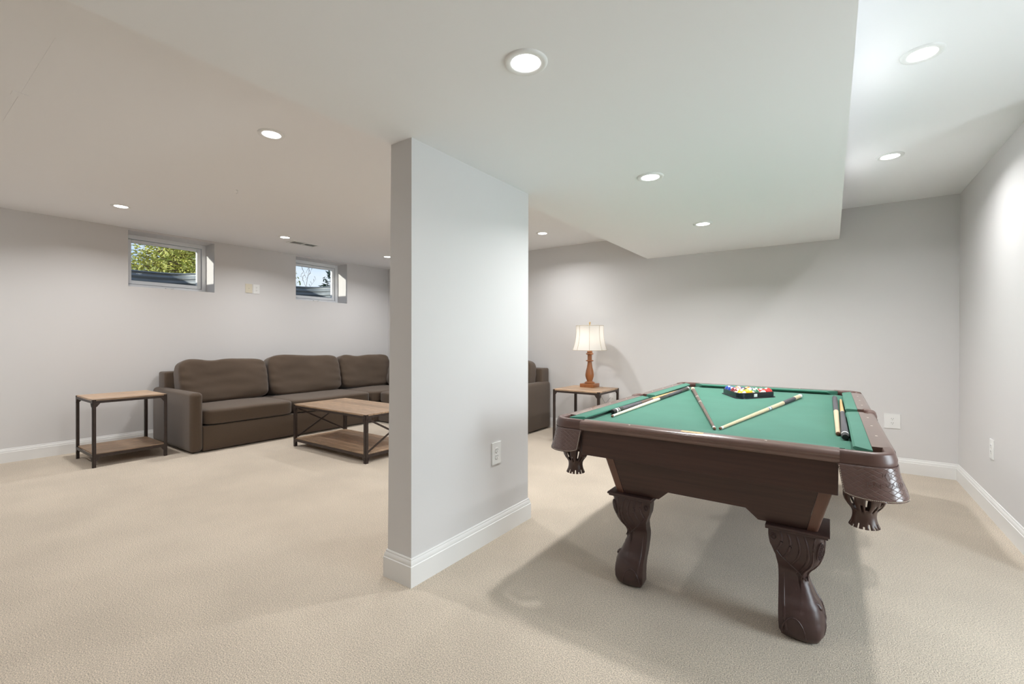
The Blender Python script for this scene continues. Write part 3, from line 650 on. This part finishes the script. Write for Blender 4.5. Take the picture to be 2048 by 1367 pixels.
# leather pockets
def pocket(sx_, sy_, side=False, text=False):
    fl = lambda x, y, z: Vector((TX + sx_ * x, TY + sy_ * y, z))
    if not side:
        path = [(.502, -HL + .018), (.55, -HL + .018)]
        for k in range(9): a = -PI / 2 + k * PI / 16; path.append((.588 + .068 * math.cos(a), -HL + .086 + .068 * math.sin(a)))
        path += [(HW - .019, -1.06)]; 
        path[-1] = (.656, -1.055)
        bx, by = .583, -1.105
    else:
        path = [(.640, -.085), (.656, -.068), (.668, -.045), (.672, 0), (.668, .045), (.656, .068), (.640, .085)]; bx, by = .612, 0.0
    P2 = [Vector((*p, 0)) for p in path]; n = len(P2); nor = []
    for i in range(n):
        d = (P2[min(i + 1, n - 1)] - P2[max(i - 1, 0)]).normalized(); nor.append(Vector((d.y, -d.x, 0)))
    bm = bmesh.new(); R = []
    for i in range(n):
        ring = []
        for k in range(20):
            a = 2 * PI * k / 20; ca, sa = math.cos(a), math.sin(a)
            o = .0185 * math.copysign(abs(ca) ** .55, ca); zz = .0275 * math.copysign(abs(sa) ** .55, sa)
            if zz > 0: o -= .004
            q = P2[i] + nor[i] * o; ring.append(fl(q.x, q.y, ZT - .0245 + zz))
        R.append(ring)
    loft(bm, R); pk = obj('pocket_leather', bm, M['leather'], pt, smooth=60)
    # hanging shield
    L = [0]
    for a, b in zip(P2, P2[1:]): L.append(L[-1] + (b - a).length)
    tot = L[-1]
    def along(s):
        s = max(0, min(tot, s))
        for i in range(n - 1):
            if s <= L[i + 1] + 1e-9:
                f = (s - L[i]) / (L[i + 1] - L[i]); return P2[i].lerp(P2[i + 1], f), nor[i].lerp(nor[i + 1], f).normalized()
        return P2[-1], nor[-1]
    hgt = .110 if not side else .09
    def flap(u, v, off=0.0):
        s = tot * u
        s = s + (tot * .5 - s) * .14 * v * (1 if abs(u - .5) > .3 else 1)
        p, nn = along(s)
        fl_ = .0195 + .032 * v ** 1.4 * (.2 + .8 * u if not side else .6) + .004 * math.sin(u * 9 + 1) * v + off
        hh = hgt * (1 - .10 * abs(2 * u - 1) ** 4) + .006 * math.sin(u * PI)
        q = p + nn * fl_; return fl(q.x, q.y, ZT - .043 - hh * v)
    bm = bmesh.new(); nu, nv = 44, 14; uvl = bm.loops.layers.uv.new('UVMap')
    g = [[bm.verts.new(flap(i / nu, j / nv)) for j in range(nv + 1)] for i in range(nu + 1)]
    uvs = {g[i][j]: (i / nu * tot, j / nv * hgt) for i in range(nu + 1) for j in range(nv + 1)}
    for i in range(nu):
        for j in range(nv):
            f = bm.faces.new((g[i][j], g[i + 1][j], g[i + 1][j + 1], g[i][j + 1]))
            for l in f.loops: l[uvl].uv = uvs[l.vert]
    sh = obj('shield', bm, M['emboss'], pk, smooth=80); sm = sh.modifiers.new('solid', 'SOLIDIFY'); sm.thickness = .003; sm.offset = 0
    bm = bmesh.new(); e = .012
    loop = [flap(e, .05 + .9 * k / 12, .0022) for k in range(13)] + [flap(e + (1 - 2 * e) * k / 60, .955, .0022) for k in range(61)] + [flap(1 - e, .95 - .9 * k / 12, .0022) for k in range(13)]
    # stitches: short raised threads
    for a, b in zip(loop, loop[1:]):
        d = b - a
        for q in range(max(1, int(d.length / .0042))):
            m_ = max(1, int(d.length / .0042)); tube(bm, [a + d * ((q + .15) / m_), a + d * ((q + .8) / m_)], .0008, 4)
    obj('stitching', bm, M['seam'], pk, smooth=0)
    if text:
        tb = text_mesh('HARVARD', .022); bmesh.ops.subdivide_edges(tb, edges=[], cuts=1)
        us, vs_ = (.50, .52)
        for vtx in tb.verts: vtx.co = flap(us + vtx.co.x / tot, vs_ - vtx.co.y / hgt, .0024)
        obj('letters', tb, M['leather'], pk, smooth=0)
        em = bmesh.new()
        for pts in ([(0, -.013), (.006, .002), (.004, .012), (0, .016), (-.004, .012), (-.006, .002)], [(-.013, -.002), (-.008, -.002), (-.009, .010), (-.012, .008)], [(.013, -.002), (.008, -.002), (.009, .010), (.012, .008)]):
            em.faces.new([em.verts.new(flap(us + a / tot, .27 - b / hgt, .0024)) for a, b in pts])
        obj('crest', em, M['leather'], pk, smooth=0)
    # basket of slit leather
    bm = bmesh.new(); prof = [(.050, .735), (.055, .69), (.058, .65), (.061, .63), (.0625, .617), (.062, .605), (.058, .592), (.051, .580), (.043, .570), (.037, .561), (.0345, .552), (.034, .541), (.0355, .530), (.038, .520), (.042, .511), (.0455, .503)]
    prof = [(r, z + .006) for r, z in prof]
    if side: prof = [(r * .9, z + .02) for r, z in prof]
    seg = 48; R = [[bm.verts.new(fl(bx + r * math.cos(2 * PI * k / seg), by + r * math.sin(2 * PI * k / seg), z)) for k in range(seg)] for r, z in prof]
    for j in range(len(R) - 1):
        for k in range(seg):
            m6 = k % 6
            if 3 <= j <= 7 and m6 in (0, 1): continue
            if 6 <= j <= 8 and m6 == 4: continue
            if j >= 13 and m6 == 2: continue
            if j >= 14 and m6 == 5: continue
            bm.faces.new((R[j][k], R[j][(k + 1) % seg], R[j + 1][(k + 1) % seg], R[j + 1][k]))
    o = obj('pocket_basket', bm, M['basket'], pk, smooth=60); sm = o.modifiers.new('solid', 'SOLIDIFY'); sm.thickness = .003; sm.offset = 0
for sx_ in (1, -1):
    for sy_ in (1, -1): pocket(sx_, sy_, text=(sx_ == 1 and sy_ == 1))
    pocket(sx_, 1, side=True)
# cabinet (sits a touch right of the rails' centre line)
DX = .039
def cab(z):   # half width and half length of the tapered cabinet at height z
    f = (z - .448) / (.64 - .448); return .405 + .052 * f, 1.098 + .045 * f
def post(sx_, sy_):
    bm = bmesh.new(); R = []
    for z in (.448, .64):
        hw, hl = cab(z); w_ = .036 + .008 * (z - .448) / .19; ring = [(hw, hl - w_)]
        for k in range(5): a = k * PI / 8; ring.append((hw - .012 + .012 * math.cos(a), hl - .012 + .012 * math.sin(a)))
        ring += [(hw - w_, hl), (hw - w_, hl - .014), (hw - .014, hl - w_)]
        R.append([W(DX + sx_ * a, sy_ * b, z) for a, b in ring])
    loft(bm, R); obj('corner_post', bm, M['post'], pt, smooth=50)
for sx_ in (1, -1):
    for sy_ in (1, -1): post(sx_, sy_)
def panel(pts, axis, s):
    bm = bmesh.new(); R = [[], []]
    for u, z in pts:
        hw, hl = cab(z); f = (z - .448) / (.64 - .448); e = (.052 if axis == 'y' else .045) * f
        uu = u + math.copysign(e, u) if abs(u) > (.35 if axis == 'y' else 1.0) else u
        for q, d in enumerate((.002, .017)):
            R[q].append(W(DX + uu, s * (hl - d), z) if axis == 'y' else W(DX + s * (hw - d), uu, z))
    loft(bm, R); obj('cabinet_panel', bm, M['wood'], pt, smooth=0)
for s in (1, -1):
    panel([(-.367, .45), (-.202, .45), (-.157, .492), (.157, .492), (.202, .45), (.367, .45), (.361, .64), (-.361, .64)], 'y', s)
    panel([(-1.06, .45), (-.86, .45), (-.80, .492), (.80, .492), (.86, .45), (1.06, .45), (1.05, .64), (-1.05, .64)], 'x', s)
obj('frame_top', world(B(-.44 + DX, .44 + DX, -1.1, 1.1, .642, .724)), M['wood'], pt)
# carved legs
OZ = [(0, .034), (.012, .020), (.035, .009), (.07, .003), (.105, .004), (.135, .013), (.165, .034), (.195, .048), (.22, .058), (.245, .061), (.265, .055), (.29, .036), (.315, .020), (.34, .010), (.365, .004), (.39, .001), (.415, .001), (.43, .003)]
IW = [(0, .122), (.012, .140), (.035, .150), (.07, .152), (.12, .153), (.2, .155), (.27, .157), (.32, .163), (.345, .172), (.375, .184), (.405, .188), (.43, .188)]
def itp(T, z):
    for (a, b), (c_, d) in zip(T, T[1:]):
        if z <= c_: 
            f = (z - a) / (c_ - a); f = f * f * (3 - 2 * f) * .5 + f * .5; return b + (d - b) * f
    return T[-1][1]
def leg_front(z): return itp(OZ, z) * .92
def leg(sx_, sy_):
    ox, oy = DX + sx_ * .427, sy_ * 1.108
    L = lambda a, b, z: Vector((TX + ox - sx_ * a, TY + oy - sy_ * b, z))     # a, b measured inward from the outer corner
    bm = bmesh.new(); R = []
    for i in range(37):
        z = .4295 * i / 36; o = itp(OZ, z); w = itp(IW, z); f = leg_front(z); bulge = .010 * math.exp(-((z - .05) / .05) ** 2)
        ch = .011 + .022 * math.exp(-((z - .385) / .07) ** 2) + .042 * math.exp(-((z - .11) / .06) ** 2)
        q = [(w, f + .004), (w * .75, f - bulge * .6), (w * .5, f - bulge), (o + ch + .016, f - bulge * .5), (o + ch, f + .0005), (o + ch * .62, o + ch * .16), (o + ch * .34, o + ch * .34)]
        ring = q + [(b, a) for a, b in reversed(q[:-1])]
        th = .060 if z > .03 else .045
        ring += [(f + th, w), (f + th + .01, f + th + .01), (w, f + th)]
        R.append([L(a, b, z) for a, b in ring])
    loft(bm, R); lg = obj('leg', bm, M['legwood'], pt, smooth=42)
    bm = bmesh.new()
    for z0, z1, e, bv in ((.4296, .4375, -.010, .002), (.438, .4475, -.016, .003)):
        a0, a1 = sorted((TX + ox - sx_ * e, TX + ox - sx_ * .198)); b0, b1 = sorted((TY + oy - sy_ * e, TY + oy - sy_ * .198)); box(bm, a0, a1, b0, b1, z0, z1, bev=bv, seg=2)
    obj('leg_cap', bm, M['legwood'], lg)
    # carving: overlapping feathers and a scroll on both outer faces
    bm = bmesh.new()
    def on(a, z, face, d=.0):
        f = leg_front(z) - .010 * math.exp(-((z - .05) / .05) ** 2) * .6 - d
        return L(a, f, z) if face == 0 else L(f, a, z)
    for face in (0, 1):
        for a0, a1, z1, bl in ((.148, .160, .345, .014), (.122, .138, .318, .020), (.094, .114, .285, .026), (.066, .094, .25, .030)):
            pts = []
            for k in range(15):
                t = k / 14; a = a0 + (a1 - a0) * t - bl * math.sin(t * PI) * .9; z = .424 + (z1 - .424) * t; pts.append(on(a, z, face, -.0008))
            tube(bm, pts, [.0028 + .0030 * math.sin(min(1, (k / 14) * 1.1) * PI) for k in range(15)], 6)
        edge = [on(.160 - .1 * t, .345 - .115 * t ** .9, face) for t in [k / 10 for k in range(11)]]
        tube(bm, edge, .003, 6)
        tube(bm, [on(itp(OZ, z) + .012 + .022 * math.exp(-((z - .385) / .07) ** 2), z, face, -.0005) for z in [.235 + .19 * k / 14 for k in range(15)]], .0034, 6)
        tube(bm, [on(.170 + .012 * math.cos(a) * (1 - a / 14), .398 + .016 * math.sin(a) * (1 - a / 14), face) for a in [k * .5 for k in range(20)]], .0022, 6)
        tube(bm, [on(.100 + .040 * math.cos(a), .022 + .075 * math.sin(a), face, .0015) for a in [PI * k / 14 for k in range(15)]], .0024, 6)
        tube(bm, [on(.136 - .012 * (1 - t) ** 3, .045 + .22 * t, face, -.003) for t in [k / 12 for k in range(13)]], [.007 - .0055 * k / 12 for k in range(13)], 6)
    obj('feather_carving', bm, M['legwood'], lg, smooth=60)
    # oval medallion with a lattice of beads on the knee, and the heel spur
    bm = bmesh.new(); d1 = Vector((-sx_ * 1.0, sy_ * 1.0, 0)).normalized(); o_ = Vector((sx_, sy_, 0)).normalized()
    def med(p, q, d):
        z = .372 + q; o2 = itp(OZ, z); ch = .030; c0 = L(o2 + ch * .34, o2 + ch * .34, z); return c0 + d1 * p + o_ * (d + .0005)
    tube(bm, [med(.0135 * math.cos(a), .036 * math.sin(a), .002) for a in [2 * PI * k / 24 for k in range(25)]], .002, 6)
    for r_ in range(-4, 5):
        for c_ in range(-2, 3):
            p, q = (c_ + (.5 if r_ % 2 else 0)) * .0055, r_ * .0072
            if (p / .012) ** 2 + (q / .033) ** 2 < 1: bmesh.ops.create_uvsphere(bm, u_segments=6, v_segments=4, radius=.0029, matrix=Matrix.Translation(med(p, q, .001)))
    obj('medallion', bm, M['legwood'], lg)
    bm = bmesh.new(); R = []
    for a, z, r in ((.016, .146, .011), (.004, .140, .011), (-.004, .134, .008), (-.008, .130, .002)):
        cc = L(itp(OZ, .14) + a - .002, .062, z); R.append([cc + Vector((0, r * math.cos(t), r * math.sin(t))) for t in [2 * PI * k / 10 for k in range(10)]])
    loft(bm, R); obj('claw', bm, M['legwood'], lg)
for sx_ in (1, -1):
    for sy_ in (1, -1): leg(sx_, sy_)

# ------------------------------------------------------------------ cues
def cue(label, tip, butt, segs, rt_=.0065, rb=.0148, hole=False):
    tip, butt = Vector(tip), Vector(butt); L = (butt - tip).length
    t = thing('pool_cue', label, 'cue', (tip + butt) / 2, 'pool cues on the table')
    for name, m, a, b in segs:
        pa, pb = tip.lerp(butt, a), tip.lerp(butt, b)
        ra, rb_ = rt_ + (rb - rt_) * a ** .85, rt_ + (rb - rt_) * b ** .85
        pts = [pa, pa.lerp(pb, .5), pb]; bm = bmesh.new()
        if name == 'bumper': tube(bm, [pa, pa.lerp(pb, .6), pb, pb + (pb - pa) * .02], [ra, rb_, rb_ * .75, rb_ * .3], 16)
        elif name == 'tip': tube(bm, [pa - (pb - pa) * .3, pa + (pb - pa) * .2, pb], [ra * .6, ra, rb_], 16)
        else: tube(bm, pts, [ra, (ra + rb_) / 2, rb_], 16)
        obj(name, bm, M[m], t, smooth=50)
def cz(z): return ZB + z
cue('brown stained pool cue pointing from the far left pocket to the near rail', (-.444, 2.278, cz(.0075)), (-.951, 3.99, cz(.0150)),
    [('tip', 'tip', 0, .006), ('ferrule', 'white', .0062, .02), ('shaft', 'cuebrown', .0202, .50), ('joint_ring', 'white', .5002, .512), ('forearm', 'cuebrown', .5122, .655), ('joint_ring', 'white', .6552, .665), ('wrap', 'cuebrown', .6652, .93), ('butt_sleeve', 'maple', .9302, .99), ('bumper', 'rubber', .9902, 1)])
cue('pale maple pool cue with blue ringed joint lying diagonally by the ball rack', (-.424, 2.295, cz(.0075)), (-.180, 3.93, cz(.0150)),
    [('tip', 'tip', 0, .006), ('ferrule', 'white', .0062, .02), ('shaft', 'maple', .0202, .478), ('joint_ring', 'blue', .4782, .485), ('joint_collar', 'white', .4852, .505), ('joint_ring', 'blue', .5052, .512), ('forearm', 'maple', .5122, .69), ('wrap', 'wrap', .6902, .87), ('butt_sleeve', 'maple', .8702, .96), ('butt_cap', 'white', .9602, .99), ('bumper', 'rubber', .9902, 1)])
cue('white shafted pool cue with black butt beside the left cushion', (-.972, 2.325, cz(.0075)), (-.986, 4.0, cz(.0150)),
    [('tip', 'tip', 0, .006), ('ferrule', 'white', .0062, .02), ('shaft', 'palemaple', .0202, .50), ('forearm', 'cueblack', .5002, .62), ('wrap', 'wrap', .6202, .84), ('butt_sleeve', 'cueblack', .8402, .97), ('butt_cap', 'white', .9702, .985), ('bumper', 'rubber', .9852, 1)])
cue('pool cue with its black rubber butt toward the near left pocket', (-1.019, 3.80, cz(.0075)), (-1.009, 2.42, cz(.0150)),
    [('tip', 'tip', 0, .006), ('shaft', 'tan', .0062, .46), ('joint_ring', 'tan', .4602, .49), ('forearm', 'cuebrown', .4902, .66), ('wrap', 'wrap', .6602, .90), ('butt_sleeve', 'cueblack', .9002, .94), ('butt_ring', 'white', .9402, .946), ('butt_sleeve', 'cueblack', .9462, .958), ('butt_cap', 'white', .9582, .972), ('bumper', 'rubber', .9722, 1)])
cue('pale pool cue with grey wrap along the right cushion, tip toward the near rail', (.027, 2.456, cz(.0095)), (.022, 3.95, cz(.0150)),
    [('tip', 'tip', 0, .004), ('shaft', 'maple', .0042, .50), ('forearm', 'wrap', .5002, .97), ('butt_cap', 'cueblack', .9702, .99), ('bumper', 'rubber', .9902, 1)], rt_=.009)
cue('pool cue with grey wrap and black butt end nearest the near right pocket', (.056, 3.90, cz(.0075)), (.0505, 2.36, cz(.0150)),
    [('tip', 'tip', 0, .006), ('shaft', 'tan', .0062, .46), ('joint_ring', 'white', .4602, .466), ('forearm', 'wrap', .4662, .955), ('butt_cap', 'white', .9552, .968), ('bumper', 'rubber', .9682, 1)])

# ------------------------------------------------------------------ ball rack and balls
RC = Vector((-.524, 3.80, 0)); RA = math.radians(-93)
rk = thing('ball_rack', 'black triangular ball rack holding the billiard balls', 'rack', (RC.x, RC.y, ZB))
def tri(s, z, rr=.030, nseg=6):
    """rounded triangle, inner corner-circle centres on circumradius s"""
    pts = []
    for k in range(3):
        a = RA + k * 2 * PI / 3; c_ = RC + Vector((math.cos(a), math.sin(a), 0)) * s
        for j in range(nseg + 1):
            b = a - PI / 3 + 2 * PI / 3 * j / nseg; pts.append((c_.x + rr * math.cos(b), c_.y + rr * math.sin(b), z))
    return pts
BR = .0332; CR = 4 * BR * 2 / math.sqrt(3) + .0005
bm = bmesh.new()
Rr = [tri(CR, ZB + .0005, BR + .0005), tri(CR, ZB + .040, BR + .0005), tri(CR, ZB + .042, BR + .003), tri(CR, ZB + .040, BR + .006), tri(CR, ZB + .008, BR + .0065), tri(CR, ZB + .006, BR + .015), tri(CR, ZB + .0005, BR + .016)]
Rr.append(Rr[0]); loft(bm, Rr, cap=False); bmesh.ops.remove_doubles(bm, verts=bm.verts, dist=1e-6); obj('frame', bm, M['rack'], rk, smooth=40)
def edgept(f, z, off):   # point on the front-right wall of the rack
    a0, a1 = RA, RA + 2 * PI / 3; p = RC + Vector((math.cos(a0), math.sin(a0), 0)) * CR; q = RC + Vector((math.cos(a1), math.sin(a1), 0)) * CR
    m_ = (a0 + a1) / 2; d = Vector((math.cos(m_), math.sin(m_), 0)); return p.lerp(q, f) + d * off + Vector((0, 0, z))
bm = bmesh.new(); loft(bm, [[edgept(f, ZB + z, o) for f, z in ((.30, .011), (.42, .011), (.42, .033), (.30, .033))] for o in (BR + .0066, BR + .0074)]); obj('sticker', bm, M['plate'], rk, smooth=0)
PC = {1: (240, 190, 30), 2: (32, 70, 160), 3: (214, 48, 44), 4: (70, 44, 100), 5: (236, 120, 48), 6: (48, 110, 72), 7: (128, 36, 40), 8: (24, 22, 24)}
PM = {k: mat('ball_colour_%d' % k, rgb(*c_), .12, spec=.6, coat=.5) for k, c_ in PC.items()}; PM[0] = mat('ball_white', rgb(244, 236, 220), .12, spec=.6, coat=.5); PM[9] = mat('ball_ink', rgb(30, 28, 28), .4)
NAMES = {1: 'yellow', 2: 'blue', 3: 'red', 4: 'purple', 5: 'orange', 6: 'green', 7: 'maroon', 8: 'black'}
def ball(num, c, view, roll):
    """view: direction of the number disc, roll: stripe axis turn"""
    k = num if num <= 8 else num - 8; stripe = num > 8
    lab = ('white billiard ball with a %s stripe and the number %d in the rack' if stripe else 'solid %s billiard ball with the number %d in the rack') % (NAMES[k], num)
    t = thing('billiard_ball', lab, 'ball', c, 'billiard balls in the rack'); c = Vector(c); v_ = Vector(view).normalized()
    ax = (v_.orthogonal().normalized()); ax = Matrix.Rotation(roll, 3, v_) @ ax; b3 = v_.cross(ax)
    bm = bmesh.new(); bmesh.ops.create_uvsphere(bm, u_segments=28, v_segments=18, radius=BR)
    for f in bm.faces: f.material_index = 1 if stripe and abs(f.calc_center_median().z) > BR * .52 else 0
    rot = Matrix((v_, b3, ax)).transposed().to_4x4()      # local x -> number direction, local z -> stripe axis
    bmesh.ops.transform(bm, matrix=Matrix.Translation(c) @ rot, verts=bm.verts); obj('shell', bm, [PM[k], PM[0]], t, smooth=80)
    bm = bmesh.new(); R = []
    for j in range(4):
        th = .27 * j / 3 + .002; R.append([c + (v_ * math.cos(th) + (ax * math.cos(p) + b3 * math.sin(p)) * math.sin(th)) * (BR + .00025) for p in [2 * PI * q / 20 for q in range(20)]])
    loft(bm, R); d = obj('number_disc', bm, PM[0], t, smooth=80)
    tb = text_mesh(str(num), .0112 if num < 10 else .0092)
    for q in tb.verts:
        p = v_ * BR - b3 * q.co.x + ax * q.co.y; q.co = c + p.normalized() * (BR + .0006)
    obj('number', tb, PM[9], d, smooth=0)
# triangle: apex toward the viewer, then rows of two to five away from it
ap = RC + Vector((math.cos(RA), math.sin(RA), 0)) * (4 * BR * 2 / math.sqrt(3)); back = -Vector((math.cos(RA), math.sin(RA), 0)); side = Vector((-back.y, back.x, 0))  # side points left as seen from the viewer
ORDER = [9, 15, 1, 7, 8, 14, 2, 4, 12, 11, 10, 13, 5, 6, 3]
k = 0
for row in range(5):
    for q in range(row + 1):
        p = ap + back * row * BR * math.sqrt(3) + side * (row - 2 * q) * BR; rd = random.Random(k * 7 + 3)
        vw = Vector((-p.x, -p.y, 0)).normalized() * rd.uniform(.3, .8) + Vector((rd.uniform(-.5, .5), rd.uniform(-.3, .3), .8))
        ball(ORDER[k], (p.x, p.y, ZB + BR + .0004), vw, rd.uniform(0, 3)); k += 1

# ------------------------------------------------------------------ trees beyond the windows
conifer((-15.5, 6.1, 1.95), 6.0, 2.5, 96000, M['foliage_light'], 'yellow green conifer seen through the left window', 3, leaf=.15)
conifer((-12.5, 8.95, 1.95), 7.0, 1.2, 12000, M['foliage_dark'], 'dark green conifer at the right edge of the right window', 5, leaf=.16)
tw = thing('bare_sapling', 'thin bare twigs rising at the left of the right window', 'sapling', (-9.2, 5.35, 1.95))
rd = random.Random(4); bm = bmesh.new()
tube(bm, [(-9.2, 5.35, 1.95), (-9.2, 5.42, 2.4), (-9.2, 5.5, 2.85)], [.006, .004, .002], 5); obj('trunk', bm, M['bark'], tw)
bm = bmesh.new()
for z, dy, dz in ((2.2, .22, .3), (2.3, -.12, .25), (2.45, .15, .3), (2.5, -.10, .22), (2.6, .08, .2)):
    tube(bm, [(-9.2, 5.40, z), (-9.18, 5.40 + dy, z + dz)], [.003, .0015], 5)
    for s in range(4):
        f = .4 + .2 * s; a = Vector((-9.19, 5.40 + dy * f, z + dz * f)); tube(bm, [a, a + Vector((.02, rd.uniform(-.06, .06), .05))], [.002, .005], 4)
obj('twigs', bm, M['bark'], tw)
